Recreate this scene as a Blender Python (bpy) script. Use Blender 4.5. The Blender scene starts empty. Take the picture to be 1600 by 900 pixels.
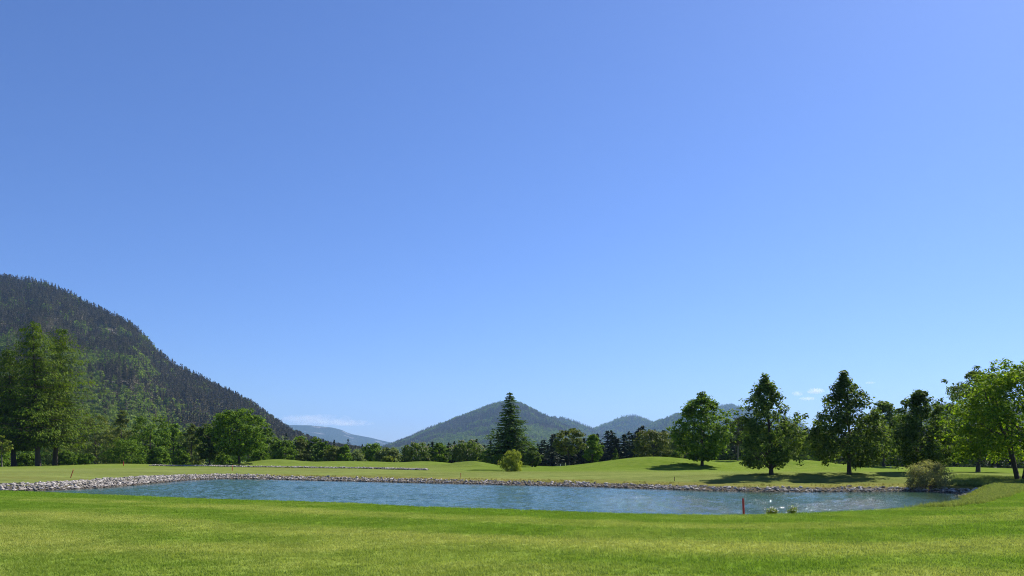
import bpy, math, random
import numpy as np

# ------------------------------------------------------------------ camera, sky, sun, exposure
scene = bpy.context.scene
COL = scene.collection
CAM_Z, FPX, HOR = 1.9, 1250.0, 710.0          # eye height, focal length in photo pixels, horizon row
SUN_EL, SUN_AZ = math.radians(46), math.radians(45)   # azimuth measured from +Y towards +X

cam_d = bpy.data.cameras.new("camera")
cam = bpy.data.objects.new("camera", cam_d); COL.objects.link(cam)
cam.location = (0, 0, CAM_Z); cam.rotation_euler = (math.pi / 2, 0, 0)
cam_d.sensor_width = 36.0; cam_d.lens = FPX / 1600 * 36.0
cam_d.shift_y = (HOR - 450) / 1600
cam_d.clip_start = 0.1; cam_d.clip_end = 60000
scene.camera = cam

world = bpy.data.worlds.new("World"); scene.world = world; world.use_nodes = True
wn = world.node_tree.nodes; wl = world.node_tree.links
sky = wn.new("ShaderNodeTexSky"); sky.sky_type = 'NISHITA'; sky.sun_disc = False
sky.sun_elevation = SUN_EL; sky.sun_rotation = SUN_AZ
sky.altitude = 600; sky.air_density = 1.0; sky.dust_density = 0.65; sky.ozone_density = 10.0
wn["Background"].inputs[1].default_value = 0.074
wmix = wn.new("ShaderNodeMix"); wmix.data_type = 'RGBA'; wmix.blend_type = 'MULTIPLY'; wmix.inputs[0].default_value = 1.0
wmix.inputs[7].default_value = (1.0, 1.0, 1.2, 1)          # white balance of the whole sky
wl.new(sky.outputs[0], wmix.inputs[6]); wl.new(wmix.outputs[2], wn["Background"].inputs[0])

sun_d = bpy.data.lights.new("sun", 'SUN'); sun_d.energy = 5.0; sun_d.angle = math.radians(0.53)
sun_d.color = (1.0, 0.94, 0.84)
sun = bpy.data.objects.new("sun", sun_d); COL.objects.link(sun)
sun.rotation_euler = (math.pi / 2 - SUN_EL, 0, math.pi - SUN_AZ)
sun.location = (200, 200, 800)

vs = scene.view_settings
scene.display_settings.display_device = 'sRGB'
vs.view_transform = 'Standard'; vs.look = 'None'; vs.gamma = 1.0; vs.use_curve_mapping = False
vs.exposure = 0.7
cy = scene.cycles
cy.use_denoising = True; cy.max_bounces = 6; cy.diffuse_bounces = 3; cy.glossy_bounces = 3
cy.transmission_bounces = 4; cy.transparent_max_bounces = 8; cy.volume_bounces = 3
cy.pixel_filter_type = 'BLACKMAN_HARRIS'; cy.filter_width = 1.05; cy.denoising_prefilter = 'NONE'
cy.sample_clamp_indirect = 6.0; cy.caustics_reflective = False; cy.caustics_refractive = False

# ------------------------------------------------------------------ helpers
def mesh(name, V, F, mats=(), smooth=False, attrs=None):
    """F: list of index arrays (n,3) / (n,4)."""
    me = bpy.data.meshes.new(name)
    V = np.asarray(V, np.float32)
    if isinstance(F, np.ndarray): F = [F]
    F = [f for f in F if len(f)]
    me.vertices.add(len(V)); me.vertices.foreach_set("co", V.ravel())
    loops = np.concatenate([f.ravel() for f in F]).astype(np.int32)
    tot = np.concatenate([np.full(len(f), f.shape[1]) for f in F]).astype(np.int32)
    st = np.concatenate([[0], np.cumsum(tot)[:-1]]).astype(np.int32)
    me.loops.add(len(loops)); me.loops.foreach_set("vertex_index", loops)
    me.polygons.add(len(tot)); me.polygons.foreach_set("loop_start", st)
    try: me.polygons.foreach_set("loop_total", tot)
    except Exception: pass
    me.polygons.foreach_set("use_smooth", np.full(len(tot), smooth))
    for m in mats: me.materials.append(m)
    for an, (ty, arr) in (attrs or {}).items():
        a = me.attributes.new(an, ty, 'POINT')
        a.data.foreach_set({'FLOAT': 'value', 'INT': 'value', 'FLOAT_VECTOR': 'vector', 'FLOAT_COLOR': 'color'}[ty], np.asarray(arr).ravel())
    me.update(calc_edges=True); me.validate()
    return me

def obj(name, me, parent=None, loc=None):
    o = bpy.data.objects.new(name, me); COL.objects.link(o)
    if parent is not None: o.parent = parent
    if loc is not None: o.location = loc
    return o

def tag(o, label=None, cat=None, group=None, kind=None):
    if label: o["label"] = label
    if cat: o["category"] = cat
    if group: o["group"] = group
    if kind: o["kind"] = kind
    return o

def smooth(a, b, x):
    t = np.clip((x - a) / (b - a), 0, 1); return t * t * (3 - 2 * t)

_rs = np.random.RandomState(5)
_TAB = _rs.rand(256, 256)
def vnoise(x, y):
    x = np.asarray(x, float); y = np.asarray(y, float)
    xi = np.floor(x).astype(int); yi = np.floor(y).astype(int)
    fx = x - xi; fy = y - yi
    fx = fx * fx * (3 - 2 * fx); fy = fy * fy * (3 - 2 * fy)
    g = lambda a, b: _TAB[a & 255, b & 255]
    return (g(xi, yi) * (1 - fx) + g(xi + 1, yi) * fx) * (1 - fy) + (g(xi, yi + 1) * (1 - fx) + g(xi + 1, yi + 1) * fx) * fy
def fbm(x, y, oct=4):
    s = 0; a = 0.5
    for i in range(oct):
        s = s + a * vnoise(x * 2 ** i + 17.3 * i, y * 2 ** i + 5.1 * i); a *= 0.5
    return s

# ---- material helper
def new_mat(name):
    m = bpy.data.materials.new(name); m.use_nodes = True
    nt = m.node_tree; b = nt.nodes["Principled BSDF"]
    return m, nt, b, nt.nodes["Material Output"]
def node(nt, ty, **kw):
    n = nt.nodes.new(ty)
    ins = kw.pop('ins', {})
    for k, v in kw.items(): setattr(n, k, v)
    for k, v in ins.items():
        if hasattr(v, 'links') or isinstance(v, bpy.types.NodeSocket): nt.links.new(v, n.inputs[k])
        else: n.inputs[k].default_value = v
    return n
def mixc(nt, fac, a, b, mode='MIX'):
    n = nt.nodes.new('ShaderNodeMix'); n.data_type = 'RGBA'; n.blend_type = mode
    for k, v in ((0, fac), (6, a), (7, b)):
        if isinstance(v, bpy.types.NodeSocket): nt.links.new(v, n.inputs[k])
        else: n.inputs[k].default_value = v if not isinstance(v, tuple) or len(v) == 4 else (*v, 1)
    return n.outputs[2]
def math_(nt, op, a, b=0.0):
    n = nt.nodes.new('ShaderNodeMath'); n.operation = op
    for k, v in ((0, a), (1, b)):
        if isinstance(v, bpy.types.NodeSocket): nt.links.new(v, n.inputs[k])
        else: n.inputs[k].default_value = v
    return n.outputs[0]
def ramp(nt, fac, stops):
    n = nt.nodes.new('ShaderNodeValToRGB'); e = n.color_ramp.elements
    while len(e) < len(stops): e.new(0.5)
    for el, (p, c) in zip(e, stops): el.position = p; el.color = (*c, 1) if len(c) == 3 else c
    nt.links.new(fac, n.inputs[0]); return n.outputs[0]
def noise(nt, scale, vec=None, detail=4, rough=0.55):
    n = nt.nodes.new('ShaderNodeTexNoise'); n.inputs['Scale'].default_value = scale
    n.inputs['Detail'].default_value = detail; n.inputs['Roughness'].default_value = rough
    if vec is not None: nt.links.new(vec, n.inputs['Vector'])
    return n.outputs['Fac']

def leaf_mat(name, a, b, trans=0.35, rough=0.5, tcol=None, obvar=0.25):
    m, nt, bs, out = new_mat(name)
    geo = node(nt, 'ShaderNodeNewGeometry'); oi = node(nt, 'ShaderNodeObjectInfo')
    c = mixc(nt, geo.outputs['Random Per Island'], a, b)
    v = math_(nt, 'ADD', math_(nt, 'MULTIPLY', oi.outputs['Random'], obvar), 1 - obvar / 2)
    hs = node(nt, 'ShaderNodeHueSaturation', ins={'Color': c, 'Value': v})
    col = hs.outputs[0]
    nt.links.new(col, bs.inputs['Base Color']); bs.inputs['Roughness'].default_value = rough
    bs.inputs['Specular IOR Level'].default_value = 0.04
    tr = node(nt, 'ShaderNodeBsdfTranslucent')
    tc = mixc(nt, 1.0, col, tcol or (1.0, 1.0, 0.45), 'MULTIPLY')
    hs2 = node(nt, 'ShaderNodeHueSaturation', ins={'Color': tc, 'Value': 1.5})
    nt.links.new(hs2.outputs[0], tr.inputs[0])
    mx = node(nt, 'ShaderNodeMixShader', ins={0: trans})
    nt.links.new(bs.outputs[0], mx.inputs[1]); nt.links.new(tr.outputs[0], mx.inputs[2])
    nt.links.new(mx.outputs[0], out.inputs[0])
    return m

def plain_mat(name, a, b, scale=8.0, rough=0.8, bump=0.3, stretch=(1, 1, 1)):
    m, nt, bs, out = new_mat(name)
    tc = node(nt, 'ShaderNodeTexCoord')
    mp = node(nt, 'ShaderNodeMapping', ins={'Vector': tc.outputs['Object'], 'Scale': stretch})
    f = noise(nt, scale, mp.outputs[0], 6, 0.65)
    nt.links.new(ramp(nt, f, [(0.3, a), (0.7, b)]), bs.inputs['Base Color'])
    bs.inputs['Roughness'].default_value = rough
    bp = node(nt, 'ShaderNodeBump', ins={'Strength': bump, 'Height': f}); nt.links.new(bp.outputs[0], bs.inputs['Normal'])
    return m

LM = {
 'linden':  leaf_mat('linden_leaf', (0.026, 0.066, 0.012), (0.175, 0.245, 0.060), 0.4),
 'lindenb': leaf_mat('fresh_linden_leaf', (0.036, 0.092, 0.010), (0.180, 0.275, 0.034), 0.42),
 'maple':   leaf_mat('maple_leaf', (0.036, 0.095, 0.006), (0.210, 0.295, 0.024), 0.46),
 'green':   leaf_mat('broad_leaf', (0.030, 0.082, 0.007), (0.180, 0.275, 0.028), 0.28),
 'olive':   leaf_mat('olive_leaf', (0.055, 0.085, 0.016), (0.195, 0.225, 0.060), 0.28),
 'chest':   leaf_mat('chestnut_leaf', (0.060, 0.105, 0.020), (0.145, 0.200, 0.045), 0.36),
 'willow':  leaf_mat('willow_leaf', (0.120, 0.168, 0.051), (0.204, 0.252, 0.092), 0.30),
 'ygreen':  leaf_mat('yellow_willow_leaf', (0.150, 0.200, 0.025), (0.300, 0.340, 0.075), 0.4),
 'sallow':  leaf_mat('sallow_leaf', (0.160, 0.190, 0.085), (0.340, 0.330, 0.180), 0.4),
 'pine':    leaf_mat('pine_needle', (0.039, 0.052, 0.024), (0.098, 0.098, 0.055), 0.10),
 'spruce':  leaf_mat('spruce_needle', (0.009, 0.022, 0.008), (0.029, 0.050, 0.019), 0.12),
 'spruceb': leaf_mat('bright_spruce_needle', (0.030, 0.085, 0.016), (0.120, 0.185, 0.036), 0.3),  # brighter, greener needles than those of the spruce wood
 'larch':   leaf_mat('larch_needle', (0.020, 0.055, 0.004), (0.140, 0.200, 0.016), 0.34),
 'hconif':  leaf_mat('hill_conifer', (0.046, 0.040, 0.022), (0.215, 0.185, 0.112), 0.12, obvar=1.0),
 'hdecid':  leaf_mat('hill_broadleaf', (0.065, 0.125, 0.013), (0.210, 0.265, 0.045), 0.3, obvar=0.7),
 'shade':   leaf_mat('dark_broad_leaf', (0.016, 0.042, 0.010), (0.060, 0.095, 0.030), 0.25),  # broad leaf darkened, the wood edge's shade put into its colour
 'bloss':   leaf_mat('chestnut_blossom', (0.40, 0.33, 0.24), (0.62, 0.55, 0.42), 0.2, tcol=(1, 1, 1)),
 'white':   leaf_mat('white_blossom', (0.65, 0.62, 0.55), (0.8, 0.78, 0.72), 0.2, tcol=(1, 1, 1)),
}
BARK = plain_mat('dark_bark', (0.030, 0.022, 0.015), (0.085, 0.066, 0.048), 6, 0.9, 0.6, (3, 3, 0.6))
BARKL = plain_mat('grey_bark', (0.075, 0.062, 0.048), (0.20, 0.17, 0.14), 6, 0.9, 0.6, (3, 3, 0.6))

def at(px, d, z=0.0):
    return np.array([(px - 800) / FPX * d, d, z])

# ------------------------------------------------------------------ the pond outline and the lie of the land
FAR = [(-120, 52), (-60, 53), (0, 54.2), (56, 55), (100, 56.6), (160, 59.5), (220, 66.5), (300, 78), (350, 81), (400, 80.5), (500, 76), (600, 72), (700, 68.3), (800, 65.2),
       (900, 62), (1000, 58.2), (1100, 55), (1200, 53.2), (1300, 53), (1400, 54), (1450, 53.4), (1490, 51.5)]
NEAR = [(1500, 48), (1492, 42), (1470, 36), (1400, 31), (1300, 28.6), (1200, 27.2), (1100, 26.5), (1000, 27.0), (900, 28.1), (800, 29.3), (700, 30.3),
        (600, 32.3), (500, 33.8), (400, 35.0), (300, 37), (200, 39.3), (120, 41.6), (60, 43), (0, 44), (-60, 45.5), (-110, 47), (-130, 51)]
P_far = np.array([at(p[0], p[1] * 1.1)[:2] for p in FAR]); P_near = np.array([at(*p)[:2] for p in NEAR])
POLY = np.vstack([P_far, P_near])

def dist_line(P, X, Y, close=False):
    A = P; B = np.roll(P, -1, 0)
    if not close: A, B = A[:-1], B[:-1]
    best = np.full(X.shape, 1e9)
    for a, b in zip(A, B):
        e = b - a; L = e @ e
        t = np.clip(((X - a[0]) * e[0] + (Y - a[1]) * e[1]) / L, 0, 1)
        best = np.minimum(best, np.hypot(X - a[0] - t * e[0], Y - a[1] - t * e[1]))
    return best
def inside(X, Y):
    r = np.zeros(X.shape, bool); n = len(POLY)
    for i in range(n):
        x0, y0 = POLY[i]; x1, y1 = POLY[(i + 1) % n]
        if y0 == y1: continue
        c = ((y0 > Y) != (y1 > Y)) & (X < (x1 - x0) * (Y - y0) / (y1 - y0) + x0)
        r ^= c
    return r
LEFT_END = np.vstack([P_near[-3:], P_far[:3]])     # the stony left end
def pond(X, Y):
    """signed distance (positive on land), far-ness 0..1"""
    d = dist_line(POLY, X, Y, True); d = np.where(inside(X, Y), -d, d)
    dn = dist_line(P_near[:-2], X, Y); df = dist_line(np.vstack([P_near[-3:], P_far]), X, Y)
    w = smooth(0.25, 0.75, dn / (dn + df + 1e-6))
    return d, w
MOUNDS = [(1180, 74, .20, 9, 6.0), (1330, 74, .22, 10, 6.0), (1460, 76, .18, 9, 6.0),  # px, distance, height, half-width across, half-width deep
 (1030, 112, 1.45, 9.5, 8), (965, 120, 0.55, 9, 8), (1130, 122, 1.0, 12, 7), (1245, 112, 1.15, 7, 6), (1300, 120, .4, 9, 7),
 (440, 150, 0.85, 6, 5), (405, 150, .3, 8, 5), (530, 150, 0.65, 5.5, 5), (585, 155, .45, 6, 5), (665, 150, 0.65, 6, 6), (735, 128, 1.0, 4.2, 5), (700, 135, .45, 6, 5),
 (160, 150, .45, 12, 6), (60, 155, .3, 12, 6), (1380, 140, .3, 16, 8), (1520, 130, .3, 14, 8)]
WATER_Z = -0.85
def height(X, Y):
    X = np.asarray(X, float); Y = np.asarray(Y, float)
    d, w = pond(X, Y)
    zin = WATER_Z - 0.12 - 0.30 * np.clip(-d, 0, 4.0)
    zn = WATER_Z - 0.12 + 0.99 * smooth(-0.1, 2.0, d)
    zf = WATER_Z - 0.12 + 0.46 * smooth(-0.5, 2.8, d) + 0.36 * smooth(1.5, 15, d)
    z = np.where(d < 0, np.where(w > 0.5, zf, zn) * 0 + zin + 0.0, zn * (1 - w) + zf * w)
    z = np.where(d < 0, np.maximum(zin, WATER_Z - 1.3), z)
    k = smooth(2.5, 12, d)
    r = np.hypot(X, Y)
    roll = (fbm(X / 22.0 + 3, Y / 22.0, 3) - 0.44) * 0.35 + (fbm(X / 5.0, Y / 5.0 + 9, 2) - 0.37) * 0.05
    z = z + roll * k * (1 - 0.75 * smooth(60, 20, r))
    pxv = np.where(Y > 1, X / np.maximum(Y, 1) * FPX + 800, 0)
    for px, dd, h, sx, sy in MOUNDS:
        c = at(px, dd); z = z + h * np.exp(-((X - c[0]) / sx) ** 2 - ((Y - c[1]) / sy) ** 2)
    # little bunker hollow with a steep far lip
    c = at(757, 104); bx = (X - c[0]) / 2.3; by = (Y - c[1]) / 1.7
    z = z + np.where(by < 0.75, -0.22, 0.14) * np.exp(-(bx ** 4)) * np.exp(-np.abs(by) ** 4)
    # beyond the crest the land falls to the valley floor
    s0 = 158 - 26 * smooth(760, 880, pxv)
    s0 = np.where(Y < 20, 400, s0)
    z = z - 5.0 * smooth(s0, s0 + 90, r)
    return z
def gz(x, y): return float(height(np.array([x]), np.array([y]))[0])

def tint(X, Y):
    """turf colour: bands of cut height along the pond, mow-stripe sheen painted in, dry fringe, finely mown fairway"""
    d, w = pond(X, Y)
    n1 = fbm(X / 3.5 + 7, Y / 1.6, 3) / 0.875; n2 = fbm(X / 0.9, Y / 0.6 + 3, 2) / 0.75; n3 = fbm(X / 11 + 2, Y / 9 + 5, 2) / .75
    D = np.array([0.120, 0.208, 0.022]); Yl = np.array([0.252, 0.295, 0.072]); S = np.array([0.225, 0.225, 0.065])
    mix = lambda a, b, t: a * (1 - t[..., None]) + b * t[..., None]
    dd = d + (n1 - .5) * 0.7
    band = np.zeros(X.shape) + 0.35
    band = np.where((dd > 1.6), 0.05, band); band = band + 0.45 * (smooth(4.3, 4.9, dd) - smooth(6.3, 6.9, dd))
    band = band + 0.50 * smooth(9.0, 10.3, dd) + 0.16 * np.sin(dd * 1.35) * smooth(9, 11, dd)  # stripe sheen of leaning mown blades painted as colour bands
    base = mix(np.broadcast_to(D, X.shape + (3,)), np.broadcast_to(Yl, X.shape + (3,)), np.clip(band + (n1 - .5) * 1.0 + (n2 - .5) * 0.5 + (n3 - .5) * .6, 0, 1))
    lip = smooth(1.9, 1.0, d) * (0.35 + .5 * n1); base = mix(base, np.broadcast_to(S, base.shape), np.clip(lip, 0, 1))
    # far side
    Fw = np.array([0.140, 0.170, 0.050]); Fg = np.array([0.165, 0.150, 0.045]); Rg = np.array([0.092, 0.145, 0.018])
    far = mix(np.broadcast_to(Fw, base.shape), np.broadcast_to(Fg, base.shape), np.clip(smooth(7.0, 3.0, d) * (0.4 + .6 * n1) + (n3 - .5) * .8 * smooth(0, -25, X) + (n1 - .5) * .3, 0, 1))
    r = np.hypot(X, Y)
    far = far * (0.82 + .5 * (fbm(X / 14 + 4, Y / 2.6, 3) / .875 - .15))[..., None]
    far = mix(far, np.broadcast_to(Rg, base.shape), np.clip(smooth(88, 104, r + 6 * (n3 - .5)) * smooth(-20, 5, X) * .85 + .55 * smooth(120, 145, r) + (n1 - .5) * .3, 0, 1))
    out = mix(base, far, w)
    mud = np.array([0.10, 0.085, 0.06]); out = mix(out, np.broadcast_to(mud, base.shape), smooth(0.35, 0.0, d) * (1 - w) + smooth(2.2, 1.6, d) * w)
    return out * (0.9 + 0.2 * n2)[..., None]

# ------------------------------------------------------------------ ground sheet
az = np.concatenate([np.arange(-180, -48, 4.0), np.arange(-48, 48, 0.28), np.arange(48, 180, 4.0)])
rad = np.concatenate([[0.01, 3, 6, 8], np.arange(10, 26, 0.5), np.arange(26, 90, 0.33), np.arange(90, 165, 0.6)])
rad = np.unique(np.concatenate([rad, np.arange(104.3, 106.6, .11)]))
rad = np.concatenate([rad, 165 * 1.06 ** np.arange(0, 80)]); rad = rad[rad < 15500]
AZ, RR = np.meshgrid(np.radians(az), rad, indexing='ij')
GX, GY = RR * np.sin(AZ), RR * np.cos(AZ)
GZ = height(GX, GY); na, nr = GX.shape
idx = np.arange(na * nr).reshape(na, nr); nx = np.roll(idx, -1, 0)
F = np.stack([idx[:, :-1], nx[:, :-1], nx[:, 1:], idx[:, 1:]], -1).reshape(-1, 4)[:, ::-1]
T = tint(GX, GY).reshape(-1, 3); T = np.hstack([T, np.ones((len(T), 1))])
gm, nt, bs, out = new_mat('turf')
a = node(nt, 'ShaderNodeAttribute', attribute_name='tint'); geo = node(nt, 'ShaderNodeNewGeometry')
f1 = noise(nt, 14.0, geo.outputs['Position'], 5, 0.75); f2 = noise(nt, 1.1, geo.outputs['Position'], 4, 0.6)
c = mixc(nt, f1, a.outputs['Color'], mixc(nt, 1.0, a.outputs['Color'], (1.5, 1.35, 1.5), 'MULTIPLY'))
c = mixc(nt, ramp(nt, f2, [(0.35, (0, 0, 0)), (0.75, (1, 1, 1))]), mixc(nt, 1.0, c, (0.72, 0.8, 0.65), 'MULTIPLY'), c)
nt.links.new(c, bs.inputs['Base Color']); bs.inputs['Roughness'].default_value = 1.0; bs.inputs['Specular IOR Level'].default_value = 0.0
bp = node(nt, 'ShaderNodeBump', ins={'Strength': 0.6, 'Distance': 0.06, 'Height': f1}); nt.links.new(bp.outputs[0], bs.inputs['Normal'])
ground = obj('ground', mesh('ground', np.stack([GX, GY, GZ], -1).reshape(-1, 3), F, [gm], True, {'tint': ('FLOAT_COLOR', T)}))
tag(ground, 'mown golf course turf sloping to the pond and rolling away to the valley', kind='structure')

# ------------------------------------------------------------------ water
rs = np.random.RandomState(11)
x0, y0 = POLY.min(0) - 1; x1, y1 = POLY.max(0) + 1
xs = np.arange(x0, x1, 0.15); ys = np.arange(y0, y1, 0.15)
WX, WY = np.meshgrid(xs, ys, indexing='ij')
wd, ww = pond(WX, WY)
calm = 0.12 + 0.88 * smooth(0.3, 5.0, -wd) * (1 - 0.75 * smooth(6, 20, WX) * smooth(12, 5, dist_line(P_far, WX, WY)))
hz = np.zeros(WX.shape)
for i in range(26):
    lam = 0.55 * 1.09 ** i; k = 2 * math.pi / lam
    th = math.radians(200) + rs.normal(0, 0.75); amp = 0.048 / k * (lam / .8) ** -.45
    ph = rs.rand() * 6.28
    hz += amp * np.sin(k * (WX * math.cos(th) + WY * math.sin(th)) + ph + 1.5 * np.sin(0.13 * WX + i) + 1.1 * np.sin(0.17 * WY + 2 * i))
gust = 0.55 + 0.9 * fbm(WX / 9.0, WY / 6.0, 3)
WZ = WATER_Z + hz * calm * gust
n0, n1_ = WX.shape; idx = np.arange(n0 * n1_).reshape(n0, n1_)
keep = (wd < 0.9); kq = keep[:-1, :-1] & keep[1:, :-1] & keep[1:, 1:] & keep[:-1, 1:]
F = np.stack([idx[:-1, :-1], idx[1:, :-1], idx[1:, 1:], idx[:-1, 1:]], -1)[kq]
used = np.unique(F); remap = np.full(n0 * n1_, -1); remap[used] = np.arange(len(used)); F = remap[F]
depth = (WATER_Z - height(WX, WY)).ravel()[used]
wm, nt, bs, out = new_mat('pond_water')
geo = node(nt, 'ShaderNodeNewGeometry')
mp = node(nt, 'ShaderNodeMapping', ins={'Vector': geo.outputs['Position'], 'Scale': (1.0, 1.0, 1.0)})
w1 = noise(nt, 3.4, mp.outputs[0], 4, 0.68); w2 = noise(nt, 0.12, mp.outputs[0], 2)
ca = node(nt, 'ShaderNodeAttribute', attribute_name='calm')
bp = node(nt, 'ShaderNodeBump', ins={'Distance': 0.16, 'Height': w1})
nt.links.new(math_(nt, 'MULTIPLY', ca.outputs['Fac'], 1.0), bp.inputs['Strength'])
nt.links.new(bp.outputs[0], bs.inputs['Normal'])
bs.inputs['Base Color'].default_value = (0.042, 0.098, 0.062, 1)
bs.inputs['Roughness'].default_value = 0.06; bs.inputs['IOR'].default_value = 1.333
da = node(nt, 'ShaderNodeAttribute', attribute_name='depth')
op = math_(nt, 'SUBTRACT', 1.0, math_(nt, 'POWER', 0.06, da.outputs['Fac']))
glo = node(nt, 'ShaderNodeBsdfGlossy', ins={'Roughness': 0.06}); nt.links.new(bp.outputs[0], glo.inputs['Normal'])
trn = node(nt, 'ShaderNodeBsdfTransparent', ins={0: (0.75, 0.9, 0.88, 1)})
fr = node(nt, 'ShaderNodeFresnel', ins={'IOR': 1.333}); nt.links.new(bp.outputs[0], fr.inputs['Normal'])
mx1 = node(nt, 'ShaderNodeMixShader'); nt.links.new(fr.outputs[0], mx1.inputs[0]); nt.links.new(trn.outputs[0], mx1.inputs[1]); nt.links.new(glo.outputs[0], mx1.inputs[2])
mx2 = node(nt, 'ShaderNodeMixShader'); nt.links.new(op, mx2.inputs[0]); nt.links.new(mx1.outputs[0], mx2.inputs[1]); nt.links.new(bs.outputs[0], mx2.inputs[2])
nt.links.new(mx2.outputs[0], out.inputs[0])
V = np.stack([WX.ravel()[used], WY.ravel()[used], WZ.ravel()[used]], -1)
water = obj('pond_water', mesh('pond_water', V, F, [wm], True, {'depth': ('FLOAT', np.clip(depth, 0, 3)), 'calm': ('FLOAT', (calm * gust).ravel()[used])}))
tag(water, 'rippled blue pond water on the golf course', kind='structure')

# ------------------------------------------------------------------ stone banks
def ico():
    t = (1 + 5 ** .5) / 2
    v = np.array([(-1, t, 0), (1, t, 0), (-1, -t, 0), (1, -t, 0), (0, -1, t), (0, 1, t), (0, -1, -t), (0, 1, -t), (t, 0, -1), (t, 0, 1), (-t, 0, -1), (-t, 0, 1)], float)
    f = np.array([(0, 11, 5), (0, 5, 1), (0, 1, 7), (0, 7, 10), (0, 10, 11), (1, 5, 9), (5, 11, 4), (11, 10, 2), (10, 7, 6), (7, 1, 8), (3, 9, 4), (3, 4, 2), (3, 2, 6), (3, 6, 8), (3, 8, 9), (4, 9, 5), (2, 4, 11), (6, 2, 10), (8, 6, 7), (9, 8, 1)])
    return v / np.linalg.norm(v[0]), f
IV, IF = ico()
sm, nt, bs, out = new_mat('bank_stone')
geo = node(nt, 'ShaderNodeNewGeometry')
cs = ramp(nt, geo.outputs['Random Per Island'], [(0.0, (0.08, 0.07, 0.06)), (0.35, (0.27, 0.245, 0.21)), (0.7, (0.40, 0.365, 0.325)), (0.92, (0.58, 0.545, 0.50)), (1.0, (0.22, 0.16, 0.12))])
fn = noise(nt, 9, geo.outputs['Position'], 5, .7)
dry = mixc(nt, math_(nt, 'MULTIPLY', fn, 0.5), cs, (0.22, 0.19, 0.16))
sep = node(nt, 'ShaderNodeSeparateXYZ', ins={0: geo.outputs['Position']})
wet = math_(nt, 'LESS_THAN', math_(nt, 'ADD', sep.outputs[2], math_(nt, 'MULTIPLY', fn, -.12)), WATER_Z + .03)
nt.links.new(mixc(nt, wet, dry, mixc(nt, 1.0, dry, (0.32, 0.30, 0.26), 'MULTIPLY')), bs.inputs['Base Color']); bs.inputs['Roughness'].default_value = 0.9
def stones(name, pts, sizes, label):
    n = len(pts); r = np.random.RandomState(3)
    J = IV[None] * (1 + r.uniform(-.32, .32, (n, 12, 1))) * (sizes[:, None, None] * np.stack([r.uniform(.8, 1.5, n), r.uniform(.7, 1.2, n), r.uniform(.5, .9, n)], -1)[:, None, :])
    A = r.rand(n) * 6.28; c, s = np.cos(A), np.sin(A); B = r.normal(0, .4, n); cb, sb = np.cos(B), np.sin(B)
    x = J[..., 0]; y = J[..., 1]; z = J[..., 2]
    y, z = y * cb[:, None] - z * sb[:, None], y * sb[:, None] + z * cb[:, None]
    x, y = x * c[:, None] - y * s[:, None], x * s[:, None] + y * c[:, None]
    V = np.stack([x, y, z], -1) + pts[:, None, :]
    F = (IF[None] + 12 * np.arange(n)[:, None, None]).reshape(-1, 3)
    o = obj(name, mesh(name, V.reshape(-1, 3), F, [sm])); tag(o, label, kind='stuff'); return o
N = 150000; r = np.random.RandomState(8)
sx = r.uniform(POLY[:, 0].min() - 9, POLY[:, 0].max() + 6, N); sy = r.uniform(42, 98, N)
d, w = pond(sx, sy)
wid = 2.2 - 0.3 * smooth(5, 25, sx) + 2.8 * smooth(-24, -34, sx) + (fbm(sx / 1.7, sy / 1.7, 2) - .37) * 1.4
ok = (w > 0.55) & (d > -0.55) & (d < wid)
ok &= (r.rand(N) < np.clip(1.2 - 0.5 * d / wid, 0.4, 1))
sx, sy, d = sx[ok], sy[ok], d[ok]
print('stones', len(sx))
size = np.clip(r.lognormal(math.log(0.080), 0.45, len(sx)), 0.04, 0.18) * (.85 + .12 * smooth(-15, -35, sx))
stones('bank_stones', np.stack([sx, sy, height(sx, sy) + size * 0.2 + 0.0], -1), size, 'pale angular stones lining the far bank of the pond')
L2 = np.array([at(*p)[:2] for p in [(236, 141), (320, 137), (400, 131), (500, 120), (600, 107), (668, 103)]])
k = r.randint(0, len(L2) - 1, 3400); t = r.rand(3400)[:, None]
q = L2[k] * (1 - t) + L2[k + 1] * t; off = r.normal(0, 0.40, 3400)
sx, sy = q[:, 0], q[:, 1] + off
g = fbm(sx / 4, sy / 2, 2) > 0.22; sx, sy, off = sx[g], sy[g], off[g]
size = np.clip(r.lognormal(math.log(0.095), 0.35, len(sx)), 0.05, 0.2)
stones('bank_stones', np.stack([sx, sy, height(sx, sy) + 0.04 + 0.10 * np.exp(-off ** 2 * 2)], -1), size, 'thin far line of pale stones across the turf beyond the pond')

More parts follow.
